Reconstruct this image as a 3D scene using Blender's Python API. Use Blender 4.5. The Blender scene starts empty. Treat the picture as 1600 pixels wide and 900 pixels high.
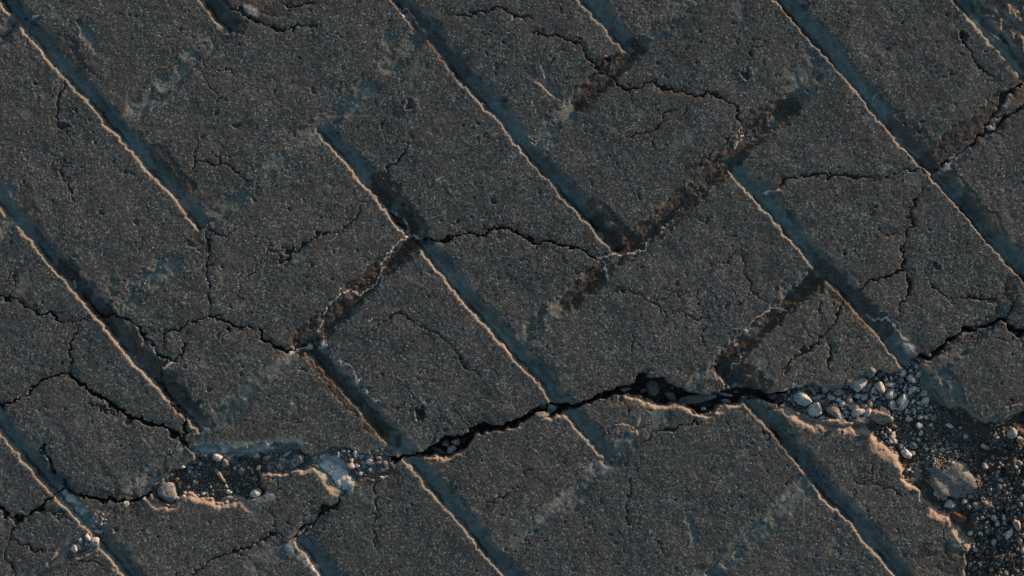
import bpy, math, random
import numpy as np

# ------------------------------------------------------------------ clear / camera / sky / sun / exposure
SC = bpy.context.scene
C = SC.collection
PX = 0.000625                      # metres per photograph pixel on the paving (frame is one metre wide)
SUN_EL, SUN_AZ = math.radians(5.2), (0.80, 0.60)     # low evening sun from the upper right
EXPOSURE = 0.95

cam = bpy.data.cameras.new('camera')
cam.sensor_width = 36.0
CAM_H = 1.45
cam.lens = 36.0 * CAM_H / (1600 * PX)
cam.clip_start, cam.clip_end = 0.05, 2000.0
cam_ob = bpy.data.objects.new('camera', cam)
cam_ob.location = (0, 0, CAM_H)
C.objects.link(cam_ob)
SC.camera = cam_ob

world = bpy.data.worlds.new('World')
SC.world = world
world.use_nodes = True
wn = world.node_tree
wn.nodes.clear()
sky = wn.nodes.new('ShaderNodeTexSky')
sky.sky_type = 'NISHITA'
sky.sun_disc = False
sky.sun_elevation = SUN_EL
sky.sun_rotation = math.atan2(SUN_AZ[0], SUN_AZ[1])
bg = wn.nodes.new('ShaderNodeBackground')
bg.inputs['Strength'].default_value = 0.12
wo = wn.nodes.new('ShaderNodeOutputWorld')
wn.links.new(sky.outputs[0], bg.inputs[0])
wn.links.new(bg.outputs[0], wo.inputs[0])

sun = bpy.data.lights.new('sun', 'SUN')
sun.energy = 4.8
sun.angle = math.radians(0.6)
sun.color = (1.0, 0.61, 0.39)
sun_ob = bpy.data.objects.new('sun', sun)
az = math.hypot(*SUN_AZ)
sdir = (SUN_AZ[0] / az * math.cos(SUN_EL), SUN_AZ[1] / az * math.cos(SUN_EL), math.sin(SUN_EL))
from mathutils import Vector, Matrix
sun_ob.rotation_euler = Vector(sdir).to_track_quat('Z', 'Y').to_euler()
sun_ob.location = (2, 2, 1)
C.objects.link(sun_ob)
SC.view_settings.view_transform = 'Standard'
SC.view_settings.look = 'None'
SC.view_settings.exposure = EXPOSURE
SC.view_settings.gamma = 1.0
SC.view_settings.use_curve_mapping = False

rng = np.random.default_rng(11)
random.seed(11)

# ------------------------------------------------------------------ materials
def new_mat(name):
    m = bpy.data.materials.new(name)
    m.use_nodes = True
    nt = m.node_tree
    nt.nodes.clear()
    out = nt.nodes.new('ShaderNodeOutputMaterial')
    b = nt.nodes.new('ShaderNodeBsdfPrincipled')
    nt.links.new(b.outputs[0], out.inputs[0])
    return m, nt, b

def N(nt, t, **kw):
    n = nt.nodes.new(t)
    for k, v in kw.items():
        setattr(n, k, v)
    return n

def setin(nt, node, key, v):
    if isinstance(v, bpy.types.NodeSocket):
        nt.links.new(v, node.inputs[key])
    else:
        node.inputs[key].default_value = v

def mixc(nt, fac, a, b, mode='MIX'):
    n = N(nt, 'ShaderNodeMix', data_type='RGBA', blend_type=mode)
    setin(nt, n, 0, fac); setin(nt, n, 6, a); setin(nt, n, 7, b)
    return n.outputs[2]

def math_(nt, op, a, b=None, c=None, clamp=False):
    n = N(nt, 'ShaderNodeMath', operation=op, use_clamp=clamp)
    setin(nt, n, 0, a)
    if b is not None: setin(nt, n, 1, b)
    if c is not None: setin(nt, n, 2, c)
    return n.outputs[0]

def ramp(nt, fac, stops, interp='LINEAR'):
    n = N(nt, 'ShaderNodeValToRGB')
    cr = n.color_ramp
    cr.interpolation = interp
    while len(cr.elements) < len(stops):
        cr.elements.new(0.5)
    for e, (p, c) in zip(cr.elements, stops):
        e.position = p
        e.color = (c, c, c, 1) if not isinstance(c, tuple) else (*c, 1)
    setin(nt, n, 0, fac)
    return n.outputs[0]

def noise_tex(nt, vec, scale, detail=4, rough=0.55):
    n = N(nt, 'ShaderNodeTexNoise')
    setin(nt, n, 'Vector', vec)
    n.inputs['Scale'].default_value = scale
    n.inputs['Detail'].default_value = detail
    n.inputs['Roughness'].default_value = rough
    return n.outputs[0]

def voro(nt, vec, scale, rand=1.0):
    n = N(nt, 'ShaderNodeTexVoronoi')
    setin(nt, n, 'Vector', vec)
    n.inputs['Scale'].default_value = scale
    n.inputs['Randomness'].default_value = rand
    return n

def sep(nt, col):
    n = N(nt, 'ShaderNodeSeparateColor')
    setin(nt, n, 0, col)
    return n.outputs

def ground_material(name, soil=False):
    """aged grey concrete with exposed aggregate; the mesh attribute 'wear' carries mortar film, brown soil, salt and bare broken edge"""
    m, nt, b = new_mat(name)
    pos = N(nt, 'ShaderNodeNewGeometry').outputs['Position']
    at = N(nt, 'ShaderNodeAttribute', attribute_name='wear')
    R, G, B = sep(nt, at.outputs['Color'])[:3]
    A = at.outputs['Alpha']
    dis = N(nt, 'ShaderNodeVectorMath', operation='MULTIPLY_ADD')
    nz = N(nt, 'ShaderNodeTexNoise'); setin(nt, nz, 'Vector', pos); nz.inputs['Scale'].default_value = 420; nz.inputs['Detail'].default_value = 2
    nt.links.new(nz.outputs['Color'], dis.inputs[0]); dis.inputs[1].default_value = (0.0011,) * 3; nt.links.new(pos, dis.inputs[2])
    v1 = voro(nt, dis.outputs[0], 880)
    v2 = voro(nt, dis.outputs[0], 1150)
    v3 = voro(nt, dis.outputs[0], 400)
    r1 = sep(nt, v1.outputs['Color']); r2 = sep(nt, v2.outputs['Color']); r3 = sep(nt, v3.outputs['Color'])
    g1 = ramp(nt, r1[0], [(0, .018), (.2, .044), (.55, .078), (.84, .118), (.94, .25), (1, .56)])
    g2 = ramp(nt, r2[1], [(0, .016), (.28, .052), (.6, .085), (.86, .14), (.96, .34), (1, .62)])
    grain = mixc(nt, 0.42, g1, g2)
    # large grains only here and there
    big = math_(nt, 'MULTIPLY', math_(nt, 'GREATER_THAN', r3[0], 0.90), math_(nt, 'LESS_THAN', v3.outputs['Distance'], 0.28))
    grain = mixc(nt, math_(nt, 'MULTIPLY', big, 0.8), grain, ramp(nt, r3[1], [(0, (.05, .05, .05)), (.3, (.15, .14, .125)), (.7, (.32, .29, .25)), (1, (.56, .53, .47))]))
    tint = ramp(nt, r1[1], [(0, (.84, 1.02, 1.08)), (.5, (.94, 1.02, 1.02)), (.85, (1.0, 1.0, .96)), (.97, (1.08, .98, .87)), (1, (1.4, .9, .65))])
    grain = mixc(nt, 1.0, grain, tint, 'MULTIPLY')
    cloud = ramp(nt, noise_tex(nt, pos, 9, 5, .6), [(.3, (.71, .82, .87)), (.55, (.89, .99, 1.03)), (.75, (1.07, 1.12, 1.11))])
    grain = mixc(nt, 1.0, grain, cloud, 'MULTIPLY')
    patch = ramp(nt, noise_tex(nt, pos, 60, 5, .65), [(.32, .74), (.5, 1.0), (.7, 1.2)])
    grain = mixc(nt, 1.0, grain, patch, 'MULTIPLY')
    # worn smooth patches, old spills, and each slab a little different
    smooth_ = ramp(nt, noise_tex(nt, pos, 22, 4, .6), [(.45, .0), (.70, .42)])
    grain = mixc(nt, smooth_, grain, (.082, .088, .089, 1))
    spill = ramp(nt, noise_tex(nt, pos, 14, 6, .7), [(.30, .62), (.42, 1.0)])
    grain = mixc(nt, 1.0, grain, spill, 'MULTIPLY')
    oi = N(nt, 'ShaderNodeObjectInfo').outputs['Random']
    grain = mixc(nt, 1.0, grain, ramp(nt, oi, [(0, (.86, .92, .96)), (.5, (.98, 1.0, 1.02)), (1, (1.08, 1.06, 1.03))]), 'MULTIPLY')
    # broken bare edge : paler cement with sand
    edge_c = mixc(nt, 0.5, ramp(nt, r2[0], [(0, .12), (.5, .24), (1, .5)]), (.29, .21, .15, 1))
    col = mixc(nt, math_(nt, 'MULTIPLY', A, .8), grain, edge_c)
    # mortar film in joints
    fine = noise_tex(nt, pos, 1400, 3, .7)
    mort_n = ramp(nt, noise_tex(nt, pos, 130, 6, .68), [(.3, (.082, .122, .128)), (.52, (.135, .188, .192)), (.75, (.22, .28, .28))])
    mort = mixc(nt, 1.0, mort_n, ramp(nt, fine, [(.3, .7), (.55, 1.0), (.72, 1.45)]), 'MULTIPLY')
    mort = mixc(nt, math_(nt, 'GREATER_THAN', r2[2], 0.965), mort, (.26, .27, .27, 1))
    rr = math_(nt, 'MULTIPLY', R, ramp(nt, noise_tex(nt, pos, 220, 4, .6), [(.25, .62), (.5, 1.0)]))
    col = mixc(nt, rr, col, mort)
    # brown soil
    soil_n = ramp(nt, noise_tex(nt, pos, 330, 6, .7), [(.3, (.018, .016, .014)), (.5, (.044, .038, .033)), (.66, (.076, .063, .053)), (.8, (.14, .115, .095))])
    soil_n = mixc(nt, math_(nt, 'GREATER_THAN', r2[0], 0.93), soil_n, (.17, .14, .11, 1))
    col = mixc(nt, G, col, soil_n)
    # salt bloom
    salt_c = ramp(nt, fine, [(.35, (.34, .40, .43)), (.6, (.66, .71, .73))])
    sb = math_(nt, 'MULTIPLY', B, ramp(nt, noise_tex(nt, pos, 700, 4, .7), [(.33, .25), (.52, 1.0)]))
    col = mixc(nt, sb, col, salt_c)
    nt.links.new(col, b.inputs['Base Color'])
    b.inputs['Roughness'].default_value = 0.9
    b.inputs['Specular IOR Level'].default_value = 0.25
    # fine relief
    h1 = math_(nt, 'SUBTRACT', 1.0, v1.outputs['Distance'])
    h2 = math_(nt, 'SUBTRACT', 1.0, v2.outputs['Distance'])
    hh = math_(nt, 'ADD', math_(nt, 'MULTIPLY', h1, math_(nt, 'MULTIPLY', r1[2], .6)), math_(nt, 'MULTIPLY', h2, 0.6))
    hh = math_(nt, 'MULTIPLY', hh, math_(nt, 'SUBTRACT', 1.0, math_(nt, 'MULTIPLY', R, .75)))
    hh = math_(nt, 'ADD', hh, math_(nt, 'MULTIPLY', noise_tex(nt, pos, 1500, 4, .7), 0.7))
    bm = N(nt, 'ShaderNodeBump')
    bm.inputs['Strength'].default_value = 0.13
    bm.inputs['Distance'].default_value = 0.0007
    nt.links.new(hh, bm.inputs['Height'])
    nt.links.new(bm.outputs[0], b.inputs['Normal'])
    return m

def stone_material(name, lo, hi, speck):
    m, nt, b = new_mat(name)
    tc = N(nt, 'ShaderNodeTexCoord').outputs['Object']
    oi = N(nt, 'ShaderNodeObjectInfo').outputs['Random']
    pos = N(nt, 'ShaderNodeNewGeometry').outputs['Position']
    n1 = noise_tex(nt, pos, 260, 6, .65)
    col = ramp(nt, n1, [(.3, lo), (.7, hi)])
    v = voro(nt, pos, 1100)
    r = sep(nt, v.outputs['Color'])
    col = mixc(nt, 1.0, col, ramp(nt, r[0], [(0, .6), (.5, .95), (.9, 1.25), (1, 1.7)]), 'MULTIPLY')
    col = mixc(nt, math_(nt, 'MULTIPLY', math_(nt, 'GREATER_THAN', r[1], .86), .7), col, (*speck, 1))
    col = mixc(nt, 1.0, col, ramp(nt, oi, [(0, .75), (1, 1.25)]), 'MULTIPLY')
    nt.links.new(col, b.inputs['Base Color'])
    b.inputs['Roughness'].default_value = .82
    b.inputs['Specular IOR Level'].default_value = .3
    bm = N(nt, 'ShaderNodeBump')
    bm.inputs['Strength'].default_value = .5
    bm.inputs['Distance'].default_value = .0008
    nt.links.new(math_(nt, 'ADD', noise_tex(nt, pos, 800, 5, .7), math_(nt, 'MULTIPLY', v.outputs['Distance'], .4)), bm.inputs['Height'])
    nt.links.new(bm.outputs[0], b.inputs['Normal'])
    return m

M = {
    'concrete': ground_material('aged_concrete'),
    'pale': stone_material('pale_grey_stone', (.30, .34, .355), (.58, .61, .62), (.16, .17, .17)),
    'grey': stone_material('blue_grey_stone', (.17, .20, .215), (.38, .43, .445), (.48, .50, .50)),
    'dark': stone_material('dark_stone', (.07, .085, .092), (.17, .195, .20), (.28, .28, .28)),
    'tan': stone_material('tan_stone', (.13, .12, .105), (.30, .275, .24), (.42, .38, .33)),
    'cream': stone_material('cream_stone', (.34, .34, .32), (.58, .57, .54), (.25, .22, .18)),
    'pink': stone_material('pinkish_stone', (.14, .125, .118), (.28, .25, .235), (.4, .36, .33)),
    'rust': stone_material('rusty_stone', (.06, .03, .016), (.20, .095, .05), (.05, .03, .02)),
}

# ------------------------------------------------------------------ traced lines: positions are read in nine tiles of the plan
S = 540 / 1600.0
REG = {1: (0, 0, S), 2: (530, 0, S), 3: (1060, 0, S), 4: (0, 298, S), 5: (530, 298, S), 6: (1060, 298, S), 7: (0, 596, S), 8: (530, 596, S), 9: (1060, 596, S),
       'a': (1200, 540, 220 / 1597), 'b': (1380, 540, 220 / 1597), 'c': (1340, 650, .1625), 'd': (1340, 754, .1625),
       'e': (220, 670, 220 / 1597), 'f': (420, 670, 220 / 1597), 'g': (60, 740, 200 / 1125), 'h': (980, 570, .1625), 0: (0, 0, 1.0)}
def P(r, pts):
    ox, oy, s = REG[r]
    return [(ox + x * s, oy + y * s) for x, y in pts]

# (tile, points, half width px, depth px)
CRACKS = [
 (1, [(0,170),(60,120),(110,80),(150,65)], 2.2, 5),
 (1, [(310,370),(295,420),(275,480),(265,570),(300,600),(320,640)], 3.2, 4),
 (1, [(900,640),(910,690),(905,740),(960,752),(1020,745),(1015,680)], 2.2, 6), (1, [(905,740),(870,790)], 2.2, 5),
 (1, [(1020,745),(1090,770),(1110,810),(1160,835),(1210,830)], 1.8, 4),
 (1, [(905,325),(940,350),(970,400),(1010,440),(1040,470)], 1.5, 3),
 (1, [(1040,10),(1080,40),(1140,60),(1170,95),(1240,120),(1330,140),(1400,125),(1480,130)], 2.6, 7),
 (1, [(1280,10),(1340,25),(1440,25),(1500,10)], 2.2, 5), (1, [(1425,30),(1430,70)], 1.6, 4),
 (2, [(490,65),(560,70),(650,55),(750,50),(810,70),(880,80),(900,95)], 2.6, 5),
 (2, [(870,145),(930,165),(1000,155),(1060,175),(1110,215),(1140,260),(1190,310),(1240,350),(1290,390),(1340,410),(1390,410),(1440,390),(1500,400),(1550,430),(1590,425)], 2.8, 8),
 (3, [(0,425),(80,440),(150,435),(220,465),(265,490),(290,560),(300,610),(340,640),(380,640)], 2.6, 7),
 (2, [(1300,660),(1360,640),(1400,620),(1460,600),(1500,560),(1530,520),(1560,510)], 2.4, 5), (2, [(1450,600),(1460,640),(1465,690)], 1.8, 4),
 (2, [(215,830),(240,770),(290,720),(340,665),(330,620)], 2.6, 6), (2, [(240,60),(225,110)], 1.6, 4),
 (3, [(330,260),(335,220),(370,220),(410,210)], 1.6, 4),
 (3, [(1300,130),(1310,180),(1350,240),(1390,300),(1420,340),(1480,380)], 2.6, 6),
 (3, [(1599,385),(1560,410),(1510,440),(1480,500),(1430,590),(1420,620),(1350,670),(1270,740),(1200,780)], 5.0, 9),
 (3, [(1640,470),(1560,520),(1480,570),(1420,640)], 3.0, 8),
 (3, [(430,880),(480,830),(540,815),(600,825),(680,810),(740,805),(800,815),(850,820),(930,830),(1000,795),(1100,795),(1180,770)], 2.6, 6),
 (3, [(870,690),(860,760)], 1.4, 3),
 (4, [(-40,470),(0,495),(60,490),(100,530),(160,570),(220,560),(280,605),(350,610),(400,580),(460,575),(560,580),(610,610),(660,665),(700,700),(720,740),(770,790)], 3.0, 9),
 (4, [(80,365),(80,450),(60,490)], 1.8, 4),
 (4, [(360,610),(350,680),(325,710),(330,780),(315,850)], 2.4, 6),
 (4, [(-40,935),(0,1010),(60,973),(130,938),(185,895),(220,870),(300,850),(340,880)], 3.0, 10),
 (7, [(320,-25),(340,0),(400,35),(470,80),(540,130),(620,170),(700,200),(770,215),(820,250),(850,290),(890,330)], 3.4, 11),
 (7, [(400,35),(420,60),(430,120),(500,130),(560,165)], 1.6, 4),
 (4, [(965,120),(970,200),(965,290),(955,380),(965,460),(975,540),(960,575)], 2.4, 7),
 (4, [(960,575),(880,610),(830,635),(770,655),(740,690),(745,720)], 2.8, 7), (4, [(680,660),(740,660)], 1.5, 4),
 (4, [(960,575),(1010,595),(1060,630),(1130,630),(1180,645),(1220,690),(1270,720),(1310,740),(1360,735),(1420,700)], 3.4, 10),
 (4, [(860,645),(850,700),(845,755),(800,785),(770,790),(745,870),(735,900)], 2.6, 7),
 (7, [(735,0),(770,60),(820,130),(850,170),(850,260)], 3.0, 9),
 (4, [(1599,185),(1530,190),(1480,190),(1420,235),(1360,280),(1300,315),(1250,330)], 2.4, 6), (5, [(0,190),(40,150),(80,100),(150,50)], 2.0, 5),
 (4, [(1250,335),(1310,335),(1380,350)], 1.5, 3), (4, [(1200,330),(1170,390),(1110,420)], 1.8, 4), (4, [(1480,450),(1510,490),(1530,500)], 1.8, 5),
 (5, [(390,205),(430,225),(470,235),(530,215),(600,200),(660,205),(700,185),(760,165),(800,180),(850,210),(920,240),(970,230),(1040,255),(1100,265),(1150,290),(1210,320)], 3.0, 9),
 (5, [(680,110),(670,160),(660,200)], 1.6, 4), (5, [(920,245),(880,285)], 1.8, 4), (5, [(470,230),(420,250),(380,240)], 2.2, 5),
 (5, [(1250,440),(1340,460),(1400,490),(1460,510),(1510,560),(1515,620)], 1.6, 3), (5, [(1420,280),(1440,240),(1500,160),(1590,90)], 1.8, 4),
 (5, [(370,620),(440,650),(490,700),(540,750),(580,790),(610,830),(650,860)], 1.8, 4), (5, [(130,640),(180,620),(240,580),(300,570),(380,620)], 1.8, 4),
 (6, [(1130,0),(1100,50),(1070,80),(1065,160),(1045,230),(1040,320),(1035,370),(960,400),(890,415),(850,440),(820,470)], 3.6, 8),
 (6, [(1040,370),(1070,420),(1065,490),(1030,540),(1020,590)], 3.0, 7), (6, [(930,170),(980,195),(1045,200)], 2.4, 5),
 (6, [(1140,340),(1150,400),(1200,460),(1250,490),(1270,530)], 2.0, 5), (6, [(1270,490),(1350,490),(1440,490),(1470,530),(1490,590)], 2.6, 6), (6, [(1390,430),(1390,490)], 1.6, 4),
 (6, [(1120,760),(1160,775),(1200,750),(1250,700),(1310,660),(1400,640),(1460,620),(1500,600),(1540,640),(1599,655),(1680,640)], 5.0, 16),
 (6, [(1500,600),(1530,550),(1560,500)], 2.6, 7), (6, [(1585,660),(1590,720)], 2.4, 6),
 (6, [(780,480),(740,540),(720,620),(680,660),(640,700),(590,740),(530,770),(500,820),(470,860)], 3.0, 6), (6, [(680,670),(710,730),(700,800),(690,840)], 3.0, 6),
 (6, [(640,490),(660,540),(665,600)], 1.8, 4), (6, [(280,250),(300,330),(330,430),(370,480),(410,510)], 1.8, 4), (6, [(130,340),(210,325),(270,280)], 1.6, 4),
 (6, [(80,0),(90,40),(70,80)], 1.6, 3),
 (7, [(1599,515),(1560,560),(1500,590),(1450,650),(1400,680),(1360,730),(1330,740)], 3.2, 9),
 (7, [(1330,735),(1250,710),(1190,750),(1120,790),(1040,800),(980,830),(900,885),(860,930)], 2.4, 6),
 (7, [(-40,560),(0,595),(40,610),(70,640),(90,640),(150,610),(200,575),(240,530),(290,500)], 3.2, 10),
 (7, [(70,650),(50,700),(40,745)], 2.2, 6), (7, [(40,745),(120,755),(200,790),(250,800)], 2.2, 5), (7, [(40,745),(30,800),(50,880),(60,930)], 2.2, 5),
 (7, [(190,300),(220,380),(280,450),(340,520),(400,535),(440,530),(510,545),(560,560),(600,570),(650,540),(700,510)], 3.6, 11),
 (7, [(190,600),(300,625),(350,660)], 2.0, 4), (7, [(1240,590),(1280,680)], 1.6, 3), (7, [(870,830),(920,855)], 1.6, 3),
 (7, [(760,390),(800,310),(830,275)], 1.8, 5), (7, [(560,620),(590,585),(610,560)], 3.0, 8), (7, [(310,890),(320,850)], 2.0, 4),
 (8, [(655,150),(670,190),(690,205)], 2.0, 5), (8, [(50,140),(90,110)], 1.8, 4), (8, [(200,110),(260,115),(330,95)], 1.6, 3),
 (8, [(165,450),(160,560),(165,640),(170,760),(190,790)], 2.0, 4), (8, [(1350,430),(1350,480),(1340,540),(1335,660),(1345,720)], 1.8, 3.5),
 (8, [(1460,740),(1510,800),(1530,830)], 1.8, 4), (8, [(1340,180),(1380,230),(1440,190)], 2.0, 4),
 ('h', [(760,560),(680,545),(600,540),(480,570),(380,590),(310,630),(220,690),(150,740)], 2.4, 6),
 ('h', [(20,20),(45,90),(70,160)], 1.5, 4), ('h', [(0,540),(60,570),(120,560)], 1.8, 4),
 ('c', [(250,520),(200,600),(160,660)], 2.6, 5), ('c', [(130,690),(240,680),(320,715),(430,745),(490,745)], 2.0, 5),
 ('d', [(900,580),(850,660),(770,690)], 2.4, 4), ('c', [(190,340),(200,420),(250,520)], 1.8, 3),
 (3, [(60,480),(20,520),(0,560)], 1.8, 4), (3, [(20,780),(80,760),(140,730),(190,690)], 2.0, 4),
 (9, [(210,150),(230,190),(240,240)], 1.5, 3), (9, [(310,350),(400,345)], 2.5, 3),
]
# thin white salt veins (tile, points, half width)
SALT = [
 (1, [(130,75),(160,68),(205,70)], 1.2), (2, [(285,45),(320,40),(345,75),(365,110),(410,155)], 1.5), (4, [(960,120),(972,165),(975,210)], 1.2),
 (5, [(310,205),(340,220),(365,214),(390,205)], 1.8), (5, [(300,120),(310,205),(270,240),(225,270),(215,340),(200,390),(150,440),(90,475),(60,465),(0,470)], 1.5),
 (5, [(200,60),(240,100),(280,110),(305,160)], 1.0),
 (4, [(1580,465),(1560,490),(1530,520),(1500,570),(1480,640),(1490,680)], 1.4),
 (5, [(1270,290),(1320,300),(1360,285),(1420,265),(1440,235)], 1.5), (5, [(1215,320),(1250,300),(1270,292)], 1.8), (5, [(1220,330),(1225,370),(1250,415)], 1.5), (5, [(1440,235),(1500,165),(1580,95)], .7),
 (8, [(60,-30),(90,0),(110,40),(140,70),(200,95)], 1.1), (5, [(0,795),(40,815),(70,840),(92,895)], 1.2),
 (6, [(270,680),(300,650),(350,605),(400,560),(440,545),(490,552)], 1.2), (6, [(270,680),(268,720),(285,760),(245,830)], 1.0),
 (6, [(870,575),(910,600),(950,600),(975,590),(1000,610),(1000,640),(1040,690)], 2.2), (3, [(390,885),(420,880),(470,870)], 1.4),
 (3, [(280,550),(300,610),(340,635),(380,640)], 1.0), (3, [(300,620),(280,665),(250,700)], 1.2),
 (7, [(195,310),(200,360),(200,410)], 1.5), ('f', [(1240,580),(1290,560),(1330,540)], 1.6), (5, [(140,600),(150,590)], 1.5), (5, [(660,825),(690,835)], 1.2),
 ('a', [(90,520),(180,495),(290,462)], 1.4), ('a', [(290,440),(340,470),(380,490),(430,470),(470,430)], 1.6), ('h', [(1400,262),(1500,235),(1600,215)], 1.0),
 (4, [(330,430),(345,445)], 2.5), (4, [(705,720),(715,745)], 2.5), (4, [(775,830),(785,800)], 2.0),
 ('h', [(1170,352),(1290,345),(1370,350)], 1.2), (3, [(900,460),(930,450)], 1.4),
]
# soft salt bloom patches: (tile, points, half width, strength)
BLOOM = [
 (7, [(290,530),(330,565),(380,610)], 10, .9), (7, [(410,650),(425,680)], 6, .8), (7, [(250,500),(290,495)], 5, .8), (4, [(1310,735),(1350,745),(1400,715),(1480,705)], 6, .9),
 (7, [(1340,760),(1370,800),(1420,840),(1470,890)], 9, .55), ('f', [(700,420),(760,500),(850,620)], 16, .95), ('f', [(130,420),(200,400),(290,400)], 9, .75), ('f', [(760,330),(820,360)], 10, .5),
 ('e', [(900,190),(950,270)], 7, .75), ('e', [(980,310),(1150,260),(1300,210),(1500,200)], 6, .5), ('f', [(0,210),(110,195)], 5, .6), ('e', [(660,220),(740,230)], 6, .45),
 ('e', [(1500,440),(1597,420)], 10, .65), (3, [(1480,580),(1440,590),(1500,490),(1560,400)], 5, .65), (3, [(1270,735),(1340,680)], 5, .8), (3, [(1195,790),(1220,780),(1250,770)], 7, .8),
 (6, [(1040,700),(1060,735)], 8, .8), (9, [(450,590),(500,540),(550,520)], 8, .28), (9, [(330,720),(390,660)], 9, .3), (1, [(1150,40),(1180,50)], 7, .5), (2, [(310,70),(325,78)], 4, .7),
 ('e', [(1240,840),(1300,800),(1440,770)], 7, .45), ('e', [(470,180),(530,240)], 6, .5), ('c', [(540,500),(580,520),(600,600)], 8, .4), ('c', [(880,700),(920,730)], 8, .5), ('b', [(200,10),(300,40)], 8, .6),
 ('g', [(290,650),(340,660)], 6, .6), (8, [(1180,400),(1230,420)], 8, .35), ('c', [(1080,640),(1110,690)], 6, .6), (7, [(600,470),(690,440)], 14, .22), (8, [(1060,520),(1100,530)], 10, .25), (8, [(930,640),(960,600),(1030,570)], 8, .2),
]
# brown soil strips: (tile, points, half width, strength)
SOIL = [
 (0, [(648,372),(575,440),(505,510),(470,540)], 17, 1.0), (0, [(595,285),(655,365)], 17, .85), (0, [(1012,362),(955,410),(890,475)], 15, 1.0), (0, [(930,330),(985,385)], 17, .8),
 (0, [(1020,360),(1110,275),(1165,225),(1230,172)], 16, .85), (0, [(990,75),(955,110),(905,160)], 17, .95), (0, [(1275,440),(1210,495),(1125,575)], 13, .95), (0, [(1600,140),(1540,190),(1462,250)], 20, .75),
 (0, [(1280,420),(1330,470),(1385,515)], 17, .7), (0, [(1400,190),(1470,250)], 15, .55), (0, [(100,415),(165,490),(215,545),(320,665)], 13, .75), (0, [(100,60),(130,110)], 12, .6), (0, [(240,235),(290,290)], 12, .6),
 (0, [(480,545),(550,625),(615,690)], 15, .8), (0, [(330,5),(370,40)], 16, .7), (0, [(630,10),(720,110)], 14, .55), (0, [(320,360),(312,385)], 12, .6), (0, [(1130,570),(1190,600)], 14, .8),
 (0, [(1180,640),(1240,710)], 12, .45), (0, [(150,780),(200,790)], 16, .6), (0, [(1480,270),(1560,360)], 12, .5), (0, [(560,740),(610,750)], 18, .6), (0, [(40,300),(50,330)], 10, .4), (0, [(390,0),(440,10)], 18, .5),
 (0, [(1160,200),(1230,165)], 14, .6), (0, [(950,615),(1010,625)], 10, .5), (0, [(1450,870),(1500,880)], 20, .5),(0, [(1575,455),(1600,440)], 12, .6), (0, [(1500,-20),(1560,30),(1625,100)], 22, .55),
]
# mortar film left in worn cross joints, its teal also painting in their shade: (points in plan pixels, half width, strength)
FILM = [
 ([(345,50),(300,90),(215,165)], 15, .75), ([(600,115),(530,180),(500,215)], 15, .7), ([(440,250),(380,300),(335,340)], 13, .55), ([(290,390),(235,440),(190,478)], 14, .7),
 ([(875,480),(830,520)], 15, .6), ([(450,560),(400,600),(335,660)], 15, .6), ([(1270,95),(1225,145)], 17, .5), ([(1285,420),(1230,460)], 14, .5), ([(850,220),(890,170)], 14, .6),
 ([(1260,770),(1200,820),(1160,860)], 14, .6), ([(930,735),(890,790),(830,830)], 10, .45), ([(955,720),(985,690)], 14, .55), ([(20,60),(45,35)], 20, .6), ([(130,45),(150,75)], 9, .6), ([(848,105),(855,125),(870,148)], 5, .7),
 ([(0,285),(30,330)], 14, .6), ([(180,450),(210,440)], 14, .5), ([(1455,560),(1490,540)], 10, .4), ([(250,745),(210,770)], 18, .4), ([(1075,800),(1085,850)], 6, .5), ([(400,880),(450,850),(475,830)], 16, .5), ([(985,610),(960,625)],10,.3), ([(1095,580),(1100,610)], 8, .6),
 ([(610,60),(620,110)], 10, .4), ([(180,755),(60,640)], 8, .2), ([(740,640),(760,600)], 6, .2), ([(1300,860),(1310,840)], 8, .4), ([(470,715),(560,720)], 12, .4), ([(1480,590),(1500,625)], 12, .9),
]
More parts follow.
